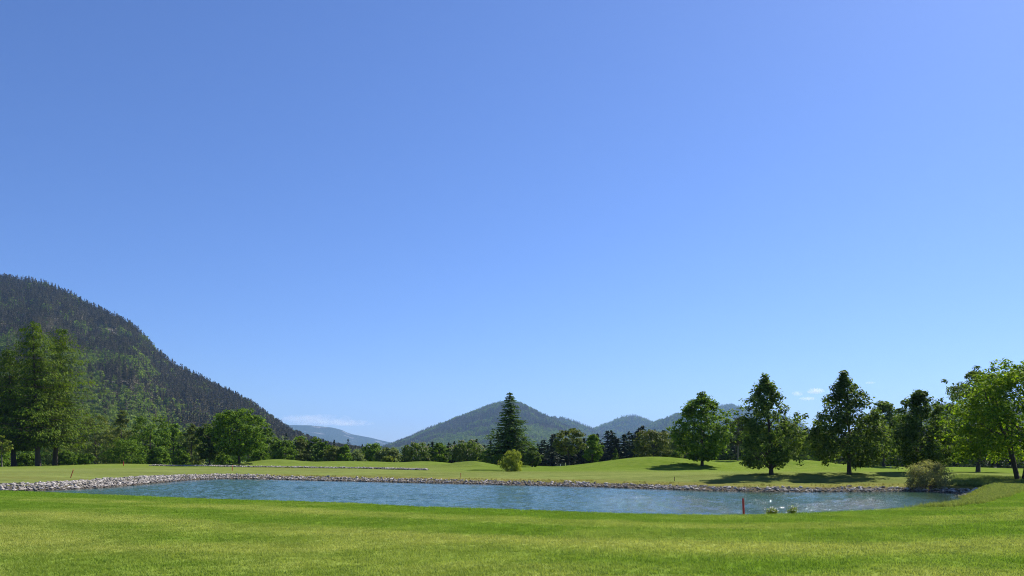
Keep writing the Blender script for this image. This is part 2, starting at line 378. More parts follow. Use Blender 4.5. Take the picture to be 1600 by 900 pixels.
# ------------------------------------------------------------------ foliage tools
def nrm(v): return v / (np.linalg.norm(v, axis=-1, keepdims=True) + 1e-9)
def leaves(P, Nn, L, W, r, fold=0.15, tdir=None):
    n = len(P); Nn = nrm(Nn)
    t = r.normal(size=(n, 3)) if tdir is None else tdir + r.normal(0, .25, (n, 3))
    t = nrm(t - (t * Nn).sum(-1, keepdims=True) * Nn); b = np.cross(Nn, t)
    L = (np.zeros(n) + L)[:, None]; W = (np.zeros(n) + W)[:, None]
    V = np.stack([P - t * L * .5, P + b * W * .5 + Nn * L * fold, P + t * L * .5, P - b * W * .5 + Nn * L * fold], 1)
    return V.reshape(-1, 3), np.arange(4 * n).reshape(n, 4)
def tube(pts, rad, k=7):
    pts = np.asarray(pts, float); rad = np.asarray(rad, float); n = len(pts)
    tg = nrm(np.gradient(pts, axis=0)); ref = np.array([0.31, 0.95, 0.1])
    u = nrm(np.cross(tg, ref)); v = np.cross(tg, u)
    a = np.arange(k) / k * 2 * math.pi
    V = pts[:, None] + rad[:, None, None] * (u[:, None] * np.cos(a)[None, :, None] + v[:, None] * np.sin(a)[None, :, None])
    i = np.arange(n * k).reshape(n, k); j = np.roll(i, -1, 1)
    return V.reshape(-1, 3), np.stack([i[:-1], j[:-1], j[1:], i[1:]], -1).reshape(-1, 4)
class MB:
    def __init__(s): s.V = []; s.F = []; s.n = 0
    def add(s, VF):
        V, F = VF; s.V.append(V); s.F.append(F + s.n); s.n += len(V)
    def mesh(s, name, mats, smooth=False): return mesh(name, np.vstack(s.V), np.vstack(s.F), mats, smooth)

PROF = {
 'round':  lambda t: np.sqrt(np.clip(1 - (2 * t - 1) ** 2, 0, 1)) ** 0.8,
 'dome':   lambda t: np.clip(1 - t ** 2.6, 0, 1) ** 0.6 * (0.80 + 0.20 * np.sin(np.clip(t * 4, 0, 1.57))),
 'linden': lambda t: np.where(t < .28, .62 + .38 * np.sin(t / .28 * 1.57), np.clip(1 - (t - .28) / .72, 0, 1) ** 0.92),
 'oval':   lambda t: np.sin(np.pi * np.clip(t, 0, 1) ** 0.75) ** 0.7,
 'bush':   lambda t: np.clip(1 - t ** 2.2, 0, 1) ** 0.55 * (0.7 + .3 * np.clip(t * 4, 0, 1)),
 'column': lambda t: np.clip(1 - np.abs(2 * t - .85) ** 3, 0.05, 1) ** .6,
}
def broadleaf(seed, H, W, base=0.22, prof='oval', nc=220, nl=34, leaf=0.22, mat='linden', lean=0.0, stems=1, trunk=None, bark=None, spike=0.0, flat=0.62, aspect=0.62, crad=0.105, upright=0.0, hollow=0.4, offx=0.0, boughs=22, bsel=.68, brad=1.0, ragged=0.0):
    r = np.random.RandomState(seed); pf = PROF[prof]
    ph = r.rand(6) * 6.28
    cb = H * base; cz = H - cb
    T = r.rand(nc * 6); R = pf(T); T = T[r.rand(len(T)) < (R ** 1.3) * 0.9 + .06][:nc]; R = pf(T); m = len(T)
    A = r.rand(m) * 6.28
    lobe = 1 + 0.16 * np.sin(2 * A + 5 * T + ph[0]) + 0.13 * np.sin(3 * A - 7 * T + ph[1]) + 0.12 * np.sin(5 * A + 11 * T + ph[2])
    rho = (hollow + (1 - hollow) * r.rand(m) ** 0.6) * R * lobe * W / 2 * 0.92
    C = np.stack([rho * np.cos(A) + lean * H * T + offx * W, rho * np.sin(A), cb + T * cz * 0.97], -1)
    nb = boughs                                        # heavy boughs that bulge out of the crown and leave dark gaps between them
    tb_ = (np.arange(nb) + r.rand(nb)) / nb * .96; rb_ = pf(tb_); ab = np.arange(nb) * 2.4 + r.rand(nb) * .9
    Bc = np.stack([rb_ * W * .36 * np.cos(ab) + lean * H * tb_ + offx * W, rb_ * W * .36 * np.sin(ab), cb + tb_ * cz * .93], -1)
    Br = brad * W * (.10 + .10 * r.rand(nb)) * (.45 + .6 * rb_)
    bi = r.randint(0, nb, m); Db = nrm(r.normal(size=(m, 3)) + [0, 0, .35]); sel = r.rand(m) < bsel
    Cb = Bc[bi] + Db * (Br[bi] * r.uniform(.55, 1.0, m))[:, None] * np.array([1, 1, .9])
    Cb[:, 2] = np.clip(Cb[:, 2], cb, H)
    C = np.where(sel[:, None], Cb, C)
    if spike:
        ns = int(nc * spike); a = r.rand(ns) * 6.28; q = r.rand(ns) ** 1.5 * W * .30
        top = H * (1 + 0.0 - 0.55 * (q / (W * .5)) - 0.10 * r.rand(ns))
        C = np.vstack([C, np.stack([q * np.cos(a) + lean * H, q * np.sin(a), top - .02 * H], -1)]); m = len(C)
    if ragged:                                         # thin, uneven shoots in the upper crown
        tt = (C[:, 2] - cb) / cz; k = ~((tt > .48) & (r.rand(m) < ragged)); C = C[k]; tt = tt[k]; m = len(C); rho = rho[:1].repeat(m)
        push = np.where(tt > .42, r.uniform(.72, 1.42, m), 1.0)[:, None]
        ax_ = lean * H * tt + offx * W; C[:, :2] = (C[:, :2] - np.stack([ax_, 0 * ax_], -1)) * push + np.stack([ax_, 0 * ax_], -1)
    rc = crad * W * r.uniform(0.6, 1.35, m)
    rc = rc * np.clip(0.55 + 0.6 * pf((C[:, 2] - cb) / cz * .98), .45, 1)
    ci = np.repeat(np.arange(m), nl); n = len(ci)
    D = nrm(r.normal(size=(n, 3))); u = r.rand(n) ** 0.45
    P = C[ci] + D * (u * rc[ci])[:, None] * np.array([1, 1, flat])
    axis = C - np.array([0, 0, cb + cz * .35]); axis = nrm(axis)
    Nn = D * .55 + axis[ci] * .35 + np.array([0, 0, .5]) + r.normal(0, .42, (n, 3))
    td = None
    if upright: td = np.array([0, 0, upright]) + D * 0.6
    Lz = leaf * r.uniform(.65, 1.3, n)
    mb = MB(); mb.add(leaves(P, Nn, Lz, Lz * aspect, r, 0.12, td))
    crown = mb.mesh('crown', [LM[mat]])
    tr = trunk or (0.0125 * H + 0.04)
    mb = MB()
    if stems == 1:
        z = np.linspace(0, 1, 9); wig = r.normal(0, .012 * H, (9, 2)).cumsum(0) * .5; wig[0] = 0; wig[1] *= .3
        top = 0.86 * H
        pts = np.stack([wig[:, 0] + lean * H * z ** 1.3, wig[:, 1], z * top - .15], -1)
        rad = tr * np.array([1.45, 1.05, .95, .85, .7, .55, .4, .26, .1])
        mb.add(tube(pts, rad, 8))
        for i in [q_ for q_ in r.permutation(m) if C[q_, 2] > cb + .12 * cz][:26]:
            c = C[i]; zz = np.clip((c[2] - (0.25 + .2 * r.rand()) * rho.mean() * 1.6) / top, base * .75, .8)
            p0 = np.array([np.interp(zz, z, pts[:, 0]), np.interp(zz, z, pts[:, 1]), zz * top - .15])
            mid = (p0 + c) / 2 + np.array([0, 0, -.05 * H * r.rand()]) + r.normal(0, .01 * H, 3)
            rr = tr * np.interp(zz, z, [1, .95, .9, .8, .7, .55, .4, .26, .1]) * .5
            mb.add(tube([p0, mid, c], [rr, rr * .6, rr * .18], 5))
    else:
        for i in range(stems):
            a = i / stems * 6.28 + r.rand() * .5; rr0 = tr * r.uniform(.6, .95)
            e = C[r.randint(m)] if prof == 'bush' else np.array([math.cos(a) * W * .26, math.sin(a) * W * .26, H * .78])
            b0 = np.array([math.cos(a) * tr * 1.3, math.sin(a) * tr * 1.3, -.12])
            z = np.linspace(0, 1, 7)[:, None]
            pts = b0 * (1 - z) + e * z; pts[:, 2] = b0[2] + (e[2] - b0[2]) * z[:, 0] ** .8; pts[1:-1] += r.normal(0, .012 * H, (5, 3))
            mb.add(tube(pts, rr0 * np.linspace(1.15, .16, 7), 6))
            if prof != 'bush':
                for jn in r.permutation(m)[:14]:
                    c = C[jn]
                    if np.dot(c[:2], b0[:2]) < 0: continue
                    zz = r.uniform(.25, .75); p0 = np.array([np.interp(zz, z[:, 0], pts[:, q]) for q in range(3)])
                    mb.add(tube([p0, (p0 + c) / 2 + r.normal(0, .02 * H, 3), c], [rr0 * .4, rr0 * .25, rr0 * .06], 5))
    return mb.mesh('trunk', [bark or BARK], True), crown

def conifer(seed, H, W, mat='spruce', base=0.04, levels=34, per=8, cards=12, droop=0.35, cl=0.40, cw=0.16, power=0.85, gap=0.0, lean=0.0, hang=0.0, trunk=None, arch=0.0, bulge=0.0):
    r = np.random.RandomState(seed); P = []; Nn = []; Td = []; S = []; tb = MB()
    tr = trunk or (.013 * H + .05)
    z = np.linspace(0, 1, 8)
    pts = np.stack([lean * H * z, 0 * z, z * H * .99 - .15], -1); tb.add(tube(pts, tr * np.array([1.5, 1, .9, .75, .58, .4, .24, .05]), 7))
    ph = r.rand(4) * 6.28
    for i in range(levels):
        t = base + (1 - base) * ((i + r.rand() * .8) / levels)
        if t > .995: continue
        R = W / 2 * (1 - t) ** power * (0.75 + .25 * np.clip((t - base) / .12, 0, 1))
        n = max(3, int(per * (0.5 + .6 * (1 - t))))
        a0 = r.rand() * 6.28
        for k in range(n):
            if r.rand() < gap: continue
            a = a0 + k / n * 6.28 + r.normal(0, .18)
            L = R * (1 + bulge * math.sin(t * 37 + ph[2]) * math.cos(a * 1.0 + t * 11 + ph[3])) * r.uniform(.68, 1.15) * (1 + .14 * math.sin(2 * a + 9 * t + ph[0]) + .12 * math.sin(3 * a - 14 * t + ph[1])) + .012 * H
            m = max(3, int(cards * (0.35 + .75 * L / (W / 2))))
            s = np.linspace(.12, 1, m) + r.normal(0, .03, m)
            dirh = np.array([math.cos(a), math.sin(a), 0])
            dz = -droop * L * s ** 1.2 + arch * L * s ** 2.5
            B = np.array([lean * H * t, 0, t * H]) + dirh * (L * s)[:, None] + np.array([0, 0, 1]) * dz[:, None]
            perp = np.array([-math.sin(a), math.cos(a), 0])
            side = r.choice([-1, 1], m) * r.rand(m) * (1.05 - .7 * s) * L * .30
            Q = B + perp * side[:, None]; Q[:, 2] -= np.abs(side) * .25 + hang * r.rand(m) * H * .03
            P.append(Q); S.append(np.full(m, 0.75 + .4 * L / (W / 2)) * r.uniform(.7, 1.25, m))
            Td.append(dirh * .9 + perp * (np.sign(side) * .7)[:, None] + np.array([0, 0, -.25 - droop * .6 - hang * 1.2]))
            Nn.append(np.tile([0, 0, 1.0], (m, 1)) + dirh * (.35 + hang) + r.normal(0, .35, (m, 3)))
            if L > W * .12:
                tb.add(tube([np.array([lean * H * t, 0, t * H]), B[len(B) // 2], B[-1]], [tr * .22 * (1.1 - t), tr * .12 * (1.1 - t), .006], 4))
    P, Nn, Td, S = map(lambda q: np.concatenate(q), (P, Nn, Td, S))
    # leader shoots
    q = r.rand(26) ** .7 * .07 * H; P = np.vstack([P, np.stack([lean * H + r.normal(0, .006 * H, 26), r.normal(0, .006 * H, 26), H - q], -1)])
    Nn = np.vstack([Nn, r.normal(size=(26, 3)) * [1, 1, .3]]); Td = np.vstack([Td, np.tile([0, 0, 1.0], (26, 1))]); S = np.concatenate([S, np.full(26, .55)])
    mb = MB(); mb.add(leaves(P, Nn, cl * S, cw * S, r, 0.06, Td))
    return tb.mesh('trunk', [BARK], True), mb.mesh('crown', [LM[mat]])

def thing(name, label, cat, loc, group=None, rz=0.0):
    o = obj(name, None, None, loc); o.rotation_euler = (0, 0, rz); o.empty_display_size = .3
    return tag(o, label, cat, group)
def plant_tree(name, label, cat, pair, px, d, group=None, rz=0.0, dz=0.0, sc=None):
    p = at(px, d); p[2] = gz(p[0], p[1]) + dz
    t = thing(name, label, cat, p, group, rz)
    if sc is not None: t.scale = sc
    obj('trunk', pair[0], t); obj('crown', pair[1], t); return t
def top_h(px, d, top):           # true height of something whose tip is seen at that row from that distance
    p = at(px, d); return CAM_Z + (HOR - top) * d / FPX - gz(p[0], p[1])
def wm_(wpx, d): return wpx * d / FPX

# ------------------------------------------------------------------ scattered woods (uncountable masses)
def scatter(name, P, rot, scl, pick, coll, extra=None):
    me = bpy.data.meshes.new(name); me.vertices.add(len(P)); me.vertices.foreach_set('co', np.asarray(P, np.float32).ravel())
    def at_(n, ty, arr, key='value'):
        a = me.attributes.new(n, ty, 'POINT'); a.data.foreach_set(key, np.asarray(arr).ravel())
    at_('rot', 'FLOAT_VECTOR', np.asarray(rot, np.float32), 'vector'); at_('scl', 'FLOAT_VECTOR', np.asarray(scl, np.float32), 'vector'); at_('pick', 'INT', np.asarray(pick, np.int32))
    if extra is not None: at_('tint', 'FLOAT_VECTOR', np.asarray(extra, np.float32), 'vector')
    o = obj(name, me)
    ng = bpy.data.node_groups.new(name + '_scatter', 'GeometryNodeTree')
    ng.interface.new_socket('Geometry', in_out='INPUT', socket_type='NodeSocketGeometry'); ng.interface.new_socket('Geometry', in_out='OUTPUT', socket_type='NodeSocketGeometry')
    gi = ng.nodes.new('NodeGroupInput'); go = ng.nodes.new('NodeGroupOutput'); ip = ng.nodes.new('GeometryNodeInstanceOnPoints')
    ci = ng.nodes.new('GeometryNodeCollectionInfo'); ci.inputs['Collection'].default_value = coll; ci.inputs['Separate Children'].default_value = True; ci.inputs['Reset Children'].default_value = True
    L = ng.links
    def na(n, ty):
        q = ng.nodes.new('GeometryNodeInputNamedAttribute'); q.data_type = ty; q.inputs['Name'].default_value = n; return q.outputs[0]
    m2p = ng.nodes.new('GeometryNodeMeshToPoints'); L.new(gi.outputs[0], m2p.inputs[0])
    L.new(m2p.outputs[0], ip.inputs['Points']); L.new(ci.outputs[0], ip.inputs['Instance']); ip.inputs['Pick Instance'].default_value = True
    L.new(na('pick', 'INT'), ip.inputs['Instance Index']); L.new(na('scl', 'FLOAT_VECTOR'), ip.inputs['Scale'])
    e2r = ng.nodes.new('FunctionNodeEulerToRotation'); L.new(na('rot', 'FLOAT_VECTOR'), e2r.inputs[0]); L.new(e2r.outputs[0], ip.inputs['Rotation'])
    L.new(ip.outputs[0], go.inputs[0])
    md = o.modifiers.new('scatter', 'NODES'); md.node_group = ng
    return o
def proto_collection(name, meshes):
    c = bpy.data.collections.new(name)
    for i, m in enumerate(meshes):
        o = bpy.data.objects.new('%s_%02d' % (name, i), m); c.objects.link(o)
    return c
protos = []
for i in range(4):
    protos.append(conifer(40 + i, 1.0, 0.34 + .05 * i, 'hconif', levels=9, per=5, cards=3, cl=.17, cw=.085, droop=.4, trunk=.008)[1])
for i in range(4):
    protos.append(broadleaf(60 + i, 1.0, 0.80, .02, 'round', 26, 7, .17, 'hdecid', crad=.17)[1])
FOREST = proto_collection('forest_tree', protos)

def hill_mat(name, a, b, rock, rk=0.62, scale=0.012):
    m, nt, bs, out = new_mat(name); geo = node(nt, 'ShaderNodeNewGeometry')
    f = noise(nt, scale * 8, geo.outputs['Position'], 6, .7); g = noise(nt, scale, geo.outputs['Position'], 6, .65)
    c = ramp(nt, f, [(0.3, a), (0.7, b)])
    c = mixc(nt, ramp(nt, g, [(rk, (0, 0, 0)), (rk + .05, (1, 1, 1))]), c, rock)
    nt.links.new(c, bs.inputs['Base Color']); bs.inputs['Roughness'].default_value = 1.0; bs.inputs['Specular IOR Level'].default_value = 0
    bp = node(nt, 'ShaderNodeBump', ins={'Strength': 1.0, 'Distance': 0.2 / scale, 'Height': f}); nt.links.new(bp.outputs[0], bs.inputs['Normal'])
    return m
HM = hill_mat('forest_floor', (0.060, 0.058, 0.032), (0.125, 0.112, 0.070), (0.27, 0.245, 0.21), 0.565)
HM2 = hill_mat('far_forest', (0.022, 0.038, 0.018), (0.050, 0.072, 0.028), (0.055, 0.085, 0.03), 0.55, 0.004)
HM3 = hill_mat('plateau_cliffs', (0.03, 0.045, 0.03), (0.06, 0.075, 0.045), (0.24, 0.22, 0.21), 0.57, 0.0035)

def ridge(name, label, pts, R, F, mat, seed, tree_h=0, dens=0, step=6, decid=0.3, rough=0.06, rows=46, px_lim=None, lowdecid=0.6, hs=(1, 1)):
    """a hill or mountain: crest seen along pts, foot at distance F(px), crest at R(px), falling away behind"""
    pts = np.array(pts, float); px = np.arange(pts[0, 0], pts[-1, 0] + 1, step)
    py = np.interp(px, pts[:, 0], pts[:, 1])
    kern = np.array([1, 2, 1]) / 4; py = np.convolve(np.pad(py, 1, 'edge'), kern, 'valid')
    Rf = np.interp(px, *zip(*R)) if isinstance(R, list) else np.full(len(px), R); Ff = np.interp(px, *zip(*F)) if isinstance(F, list) else np.full(len(px), F)
    Rr = Rf * (1 + .05 * (fbm(px / 60 + seed, px * 0 + seed, 3) - .44))
    t = np.linspace(0, 1.9, rows)
    PX, TT = np.meshgrid(px, t, indexing='ij')
    def surf(PX, TT):
        rr = np.interp(PX, px, Rr); ff = np.interp(PX, px, Ff); pp = np.interp(PX, px, py)
        dd = ff + (rr - ff) * TT
        zr = CAM_Z + (HOR - pp) / FPX * rr - tree_h * .75 + 8
        up = np.clip(TT, 0, 1); gfun = 0.25 * up + 0.75 * up ** 1.35
        g = np.where(TT <= 1, gfun, 1 - 0.75 * (TT - 1) ** 1.2)
        bump = (fbm(PX / 46.0 + seed * 3 + TT * 1.2, TT * 2.2 + seed, 4) - .45) * rough * 2.4 * np.sin(np.pi * np.clip(TT, 0, 1)) ** .8
        z = -8 + zr * np.clip(g + bump * (zr > 10), 0, 2)
        return (PX - 800) / FPX * dd, dd, z
    X, Y, Z = surf(PX, TT); a, b = X.shape; idx = np.arange(a * b).reshape(a, b)
    F_ = np.stack([idx[:-1, :-1], idx[1:, :-1], idx[1:, 1:], idx[:-1, 1:]], -1).reshape(-1, 4)
    o = obj(name, mesh(name, np.stack([X, Y, Z], -1).reshape(-1, 3), F_, [mat], True)); tag(o, label, kind='structure')
    if dens:
        r = np.random.RandomState(seed); n = dens; lo, hi = px_lim or (px[0], px[-1])
        q = r.uniform(lo, hi, n); f_ = np.interp(q, px, Ff); R_ = np.interp(q, px, Rr)
        dd = np.sqrt(f_ ** 2 + r.rand(n) * ((R_ * 1.06) ** 2 - f_ ** 2)); tt = (dd - f_) / (R_ - f_)
        x, y, z = surf(q, tt)
        patch = fbm(x / 130 + seed, y / 170, 3) / .875
        rk = fbm(x / 60 + 31, y / 60 + seed, 3) / .875
        isd = r.rand(n) < np.clip((patch - .5) * 3.5 + (fbm(x / 30, y / 30 + 9, 2) / .75 - .5) * 1.2 + decid + lowdecid * smooth(.66, .34, tt) * 2.0 + 0.5 * (1 - smooth(.80, 1.0, tt) * 0) * smooth(.35, .6, patch) * lowdecid * smooth(.9, 1.0, tt), 0.02, .98)
        okk = (r.rand(n) > smooth(.56, .66, rk) * .85 * (tt > .15)) & (z > -7)
        x, y, z, isd = x[okk], y[okk], z[okk], isd[okk]; n = len(x)
        h = tree_h * r.uniform(.5, 1.25, n) * np.where(isd, .8, 1.0); wdt = h * r.uniform(.8, 1.25, n) * hs[0]
        o2 = scatter(name + '_forest', np.stack([x, y, z - .5], -1), np.stack([r.normal(0, .04, n), r.normal(0, .04, n), r.rand(n) * 6.28], -1),
                     np.stack([wdt, wdt, h * hs[1]], -1), np.where(isd, 4 + r.randint(0, 4, n), r.randint(0, 4, n)), FOREST)
        return o, o2
    return o, None
h, f = ridge('hillside', 'steep wooded hillside rising at the side of the valley',
      [(-900, 440), (-700, 405), (-400, 398), (-150, 415), (0, 430), (40, 434), (75, 443), (105, 455), (130, 468), (165, 486), (192, 496), (215, 512), (240, 541), (262, 560), (290, 577), (340, 602), (390, 627), (430, 656), (455, 673), (480, 684), (520, 696), (580, 707), (640, 716)],
      [(-900, 1900), (0, 1900), (300, 1700), (640, 1400)], [(-900, 520), (0, 560), (300, 700), (640, 1000)], HM, 2, 17, 52000, 6, -0.50, 0.085, 60, (-330, 600))
tag(f, 'dense forest of conifers and broadleaves covering the steep hillside', kind='stuff')
h, f = ridge('mountain', 'pointed forested mountain in the middle distance', [(540, 716), (570, 708), (600, 697), (640, 682), (670, 668), (700, 656), (730, 645), (760, 633), (783, 626), (796, 624), (812, 627), (830, 636), (850, 647), (862, 652), (900, 672), (940, 692), (990, 716)],
      5000, 2600, HM2, 4, 21, 36000, 5, .15, .10, hs=(1.2, 1))
tag(f, 'forest covering the pointed mountain', kind='stuff')
h, f = ridge('mountain_shoulder', 'long wooded shoulder behind the pointed mountain', [(780, 716), (830, 668), (850, 654), (866, 649), (885, 652), (905, 659), (930, 669), (960, 684), (1010, 706), (1050, 716)], 6200, 4300, HM2, 6, 18, 11000, 5, .25, .10, hs=(1.3, 1))
tag(f, 'forest covering the long shoulder behind the pointed mountain', kind='stuff')
h, f = ridge('mountain_knoll', 'low double-humped wooded mountain far behind the green', [(860, 716), (905, 682), (927, 668), (946, 660), (955, 658), (966, 651), (984, 647), (1000, 649), (1019, 657), (1050, 676), (1100, 700), (1140, 716)], 7200, 5200, HM2, 8, 20, 11000, 5, .25, .10, hs=(1.3, 1))
tag(f, 'forest covering the low double-humped mountain', kind='stuff')
h, f = ridge('mountain_spur', 'wooded spur partly hidden by the large round-crowned linden', [(930, 716), (980, 682), (1010, 664), (1035, 652), (1060, 643), (1080, 640), (1110, 644), (1160, 660), (1220, 684), (1300, 716)], 5600, 3600, HM2, 10, 17, 14000, 5, .35, .10, hs=(1.3, 1))
tag(f, 'forest covering the spur behind the linden trees', kind='stuff')
h, f = ridge('mountain_dome', 'rounded mountain top seen between the two tall lindens', [(1010, 716), (1070, 664), (1100, 642), (1120, 633), (1138, 629), (1156, 633), (1185, 640), (1215, 645), (1240, 655), (1265, 668), (1320, 690), (1400, 716)], 7800, 5600, HM2, 12, 20, 13000, 5, .3, .10, hs=(1.3, 1))
tag(f, 'forest covering the rounded mountain top', kind='stuff')
h, f = ridge('hill', 'wooded hill rising behind the trees by the shrub', [(1240, 716), (1300, 690), (1360, 660), (1420, 638), (1450, 630), (1475, 630), (1520, 634), (1600, 622), (1750, 600), (1950, 600), (2200, 640)], 2800, 1200, HM, 14, 17, 16000, 6, .2, .05, 46, (1250, 1900))
tag(f, 'forest covering the hill behind the trees by the shrub', kind='stuff')
ridge('far_plateau', 'hazy far plateau with pale cliff faces', [(250, 676), (350, 664), (420, 663), (447, 664), (485, 664.5), (520, 668), (532, 671), (548, 678), (580, 684), (600, 689), (625, 694), (680, 704), (760, 716)], 11000, 8200, HM3, 16, 0, 0, 3, rough=.09, rows=60)

# ------------------------------------------------------------------ haze
hz_b = bpy.data.meshes.new('haze')
zlo, zhi = -9.5, 720
bx = [(-15900, -15900), (15900, -15900), (15900, 15900), (-15900, 15900)]
V = [(x, y, z) for z in (zlo, zhi) for x, y in bx]
me = mesh('haze', np.array(V), np.array([(3, 2, 1, 0), (4, 5, 6, 7), (0, 1, 5, 4), (1, 2, 6, 5), (2, 3, 7, 6), (3, 0, 4, 7)]))
hm = bpy.data.materials.new('haze_air'); hm.use_nodes = True; nt = hm.node_tree; nt.nodes.clear()
o_ = nt.nodes.new('ShaderNodeOutputMaterial'); pv = nt.nodes.new('ShaderNodeVolumePrincipled')
pv.inputs['Color'].default_value = (0.34, 0.57, 1.0, 1); pv.inputs['Density'].default_value = 5.0e-5; pv.inputs['Anisotropy'].default_value = 0.2
nt.links.new(pv.outputs[0], o_.inputs['Volume']); me.materials.append(hm)
tag(obj('haze', me), 'thin blue summer haze over the valley', kind='stuff')
#TREES
# ------------------------------------------------------------------ trees and shrubs
# the row of lindens on the far bank
def B(name, label, px, d, top, wpx, seed, group=None, cat='tree', **kw):
    return plant_tree(name, label, cat, broadleaf(seed, top_h(px, d, top), wm_(wpx, d) * 1.10, **kw), px, d, group)
LIN = 'lindens beyond the pond'
B('linden_tree', 'dark linden with pointed shaggy top and bare trunk straight behind the near red stake', 1205, 71, 581, 102, 101, LIN, base=.10, prof='linden', nc=350, nl=36, leaf=.27, mat='linden', lean=-.06, spike=.14, hollow=.15, flat=.9, boughs=30, bsel=.74, brad=1.0, crad=.085, ragged=.38)
B('linden_tree', 'tallest dark linden with shaggy spire and spreading side boughs, casting shade on the stony bank', 1327, 71, 579, 116, 107, LIN, base=.10, prof='linden', nc=360, nl=36, leaf=.27, mat='linden', lean=-.05, spike=.16, hollow=.15, flat=.9, boughs=30, bsel=.74, brad=1.0, crad=.085, ragged=.38)
B('linden_tree', 'large full linden with blunt rounded top, its trunk standing on the grassy mound', 1097, 105, 611, 84, 113, LIN, base=.08, prof='oval', nc=320, nl=38, leaf=.34, mat='lindenb', spike=.05, hollow=.25, boughs=30, bsel=.72, brad=1.0, crad=.09)
B('linden_tree', 'dark linden with forked pointed top directly behind the pale sallow shrub', 1440, 75, 605, 102, 119, LIN, base=.07, prof='linden', nc=330, nl=36, leaf=.29, mat='linden', lean=-.03, spike=.18, hollow=.2, flat=.9, boughs=30, bsel=.74, brad=1.0, crad=.085, ragged=.38)
B('linden_tree', 'dark linden in the gap between the tallest linden and the fork-topped one', 1381, 116, 624, 68, 127, LIN, base=.14, prof='oval', nc=220, nl=36, leaf=.36, mat='linden', spike=.05)
B('linden_tree', 'tall broad linden standing behind the multi-stemmed maple', 1528, 88, 571, 112, 131, LIN, base=.16, prof='oval', nc=300, nl=36, leaf=.30, mat='linden', lean=-.02, spike=.10, hollow=.25, boughs=34, bsel=.78, brad=.9, crad=.08, ragged=.25)
B('maple_tree', 'multi-stemmed yellow-green maple with branching bare stems at the edge of the lawn', 1596, 62.5, 566, 205, 137, base=.19, prof='dome', nc=580, nl=38, leaf=.24, mat='maple', stems=4, trunk=.20, crad=.075, spike=.05, hollow=.35, boughs=40, offx=-.02)
B('pine_tree', 'thin brownish pine with bare trunk between the rounded linden and the pointed one', 1153, 119, 650, 40, 139, base=.35, prof='oval', nc=110, nl=26, leaf=.40, mat='pine', aspect=.25, bark=BARKL)
B('small_tree', 'slender tree with thin bare trunk just behind the pointed linden', 1180, 124, 668, 40, 141, base=.33, prof='round', nc=90, nl=26, leaf=.4, mat='green')
B('small_tree', 'sunlit small broadleaf tree filling the gap right of the pointed linden', 1246, 140, 664, 42, 143, base=.12, prof='round', nc=110, nl=28, leaf=.42, mat='linden')
B('small_tree', 'small dark tree left of the tallest linden, at the wood edge', 1282, 150, 662, 38, 147, base=.1, prof='oval', nc=110, nl=28, leaf=.42, mat='lindenb')
B('sallow_shrub', 'rounded pale brown-green sallow shrub on the stony bank at the pond edge', 1450, 60.2, 721, 62, 149, cat='shrub', base=.02, prof='bush', nc=150, nl=50, leaf=.17, mat='sallow', stems=14, boughs=9, trunk=.035, aspect=.28, upright=1.0, crad=.12, bark=BARKL, hollow=.25, flat=1.0)
B('willow_shrub', 'bright yellow-green willow shrub below the tall lone conifer', 801, 97, 704, 34, 151, cat='shrub', boughs=7, base=.02, prof='bush', nc=90, nl=46, leaf=.26, mat='ygreen', stems=10, trunk=.04, aspect=.3, upright=.9, crad=.13, hollow=.25, flat=1.0)
# middle row
def blossoms(t, seed, W, H, n, mat, size):
    r = np.random.RandomState(seed); cr = [c for c in t.children if c.name.startswith('crown')][0].data
    co = np.empty(len(cr.vertices) * 3, np.float32); cr.vertices.foreach_get('co', co); co = co.reshape(-1, 3)
    c0 = co.mean(0); q = np.linalg.norm((co - c0) / np.array([W, W, H]), axis=1); pick = np.where((q > np.quantile(q, .78)) & (co[:, 2] > c0[2] - .25 * H))[0]
    P = co[r.choice(pick, n)]; mb = MB()
    for s in range(2): mb.add(leaves(P + [0, 0, size * .15], r.normal(size=(n, 3)) * [1, 1, .15], size * r.uniform(.8, 1.3, n), size * .45, r, .05, np.tile([0, 0, 1.0], (n, 1))))
    obj('blossom', mb.mesh('blossom', [LM[mat]]), t)
ML = 'broadleaf trees beyond the green'
t = B('chestnut_tree', 'rounded chestnut with pale blossom, leftmost of the blossoming row beyond the mounds', 650, 165, 691, 44, 161, ML, base=.04, prof='round', nc=120, nl=30, leaf=.42, mat='chest'); blossoms(t, 1, 6, 5, 120, 'bloss', .32)
B('round_tree', 'rounded mid-green tree between the two blossoming chestnuts', 687, 168, 692, 36, 163, ML, base=.04, prof='oval', nc=110, nl=30, leaf=.42, mat='lindenb')
t = B('chestnut_tree', 'broad dark chestnut dotted with cream blossom candles behind the middle mound', 730, 164, 690, 52, 167, ML, base=.03, prof='round', nc=140, nl=32, leaf=.42, mat='chest'); blossoms(t, 2, 7, 5, 230, 'bloss', .34)
B('small_tree', 'small bright green tree tucked between the dark chestnut and lone conifer', 762, 160, 702, 22, 169, ML, base=.03, prof='oval', nc=70, nl=28, leaf=.38, mat='green')
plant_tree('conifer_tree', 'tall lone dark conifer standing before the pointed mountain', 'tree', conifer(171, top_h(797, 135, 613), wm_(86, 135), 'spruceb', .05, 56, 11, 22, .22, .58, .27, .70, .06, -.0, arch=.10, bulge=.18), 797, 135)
B('small_tree', 'bright green bush at the foot of the lone conifer, left of the yellow willow', 779, 130, 710, 18, 172, cat='shrub', base=.02, prof='round', nc=50, nl=28, leaf=.32, mat='green')
B('round_tree', 'dense dark rounded tree right of the yellow willow shrub', 832, 128, 697, 25, 173, ML, base=.03, prof='oval', nc=110, nl=34, leaf=.32, mat='linden')
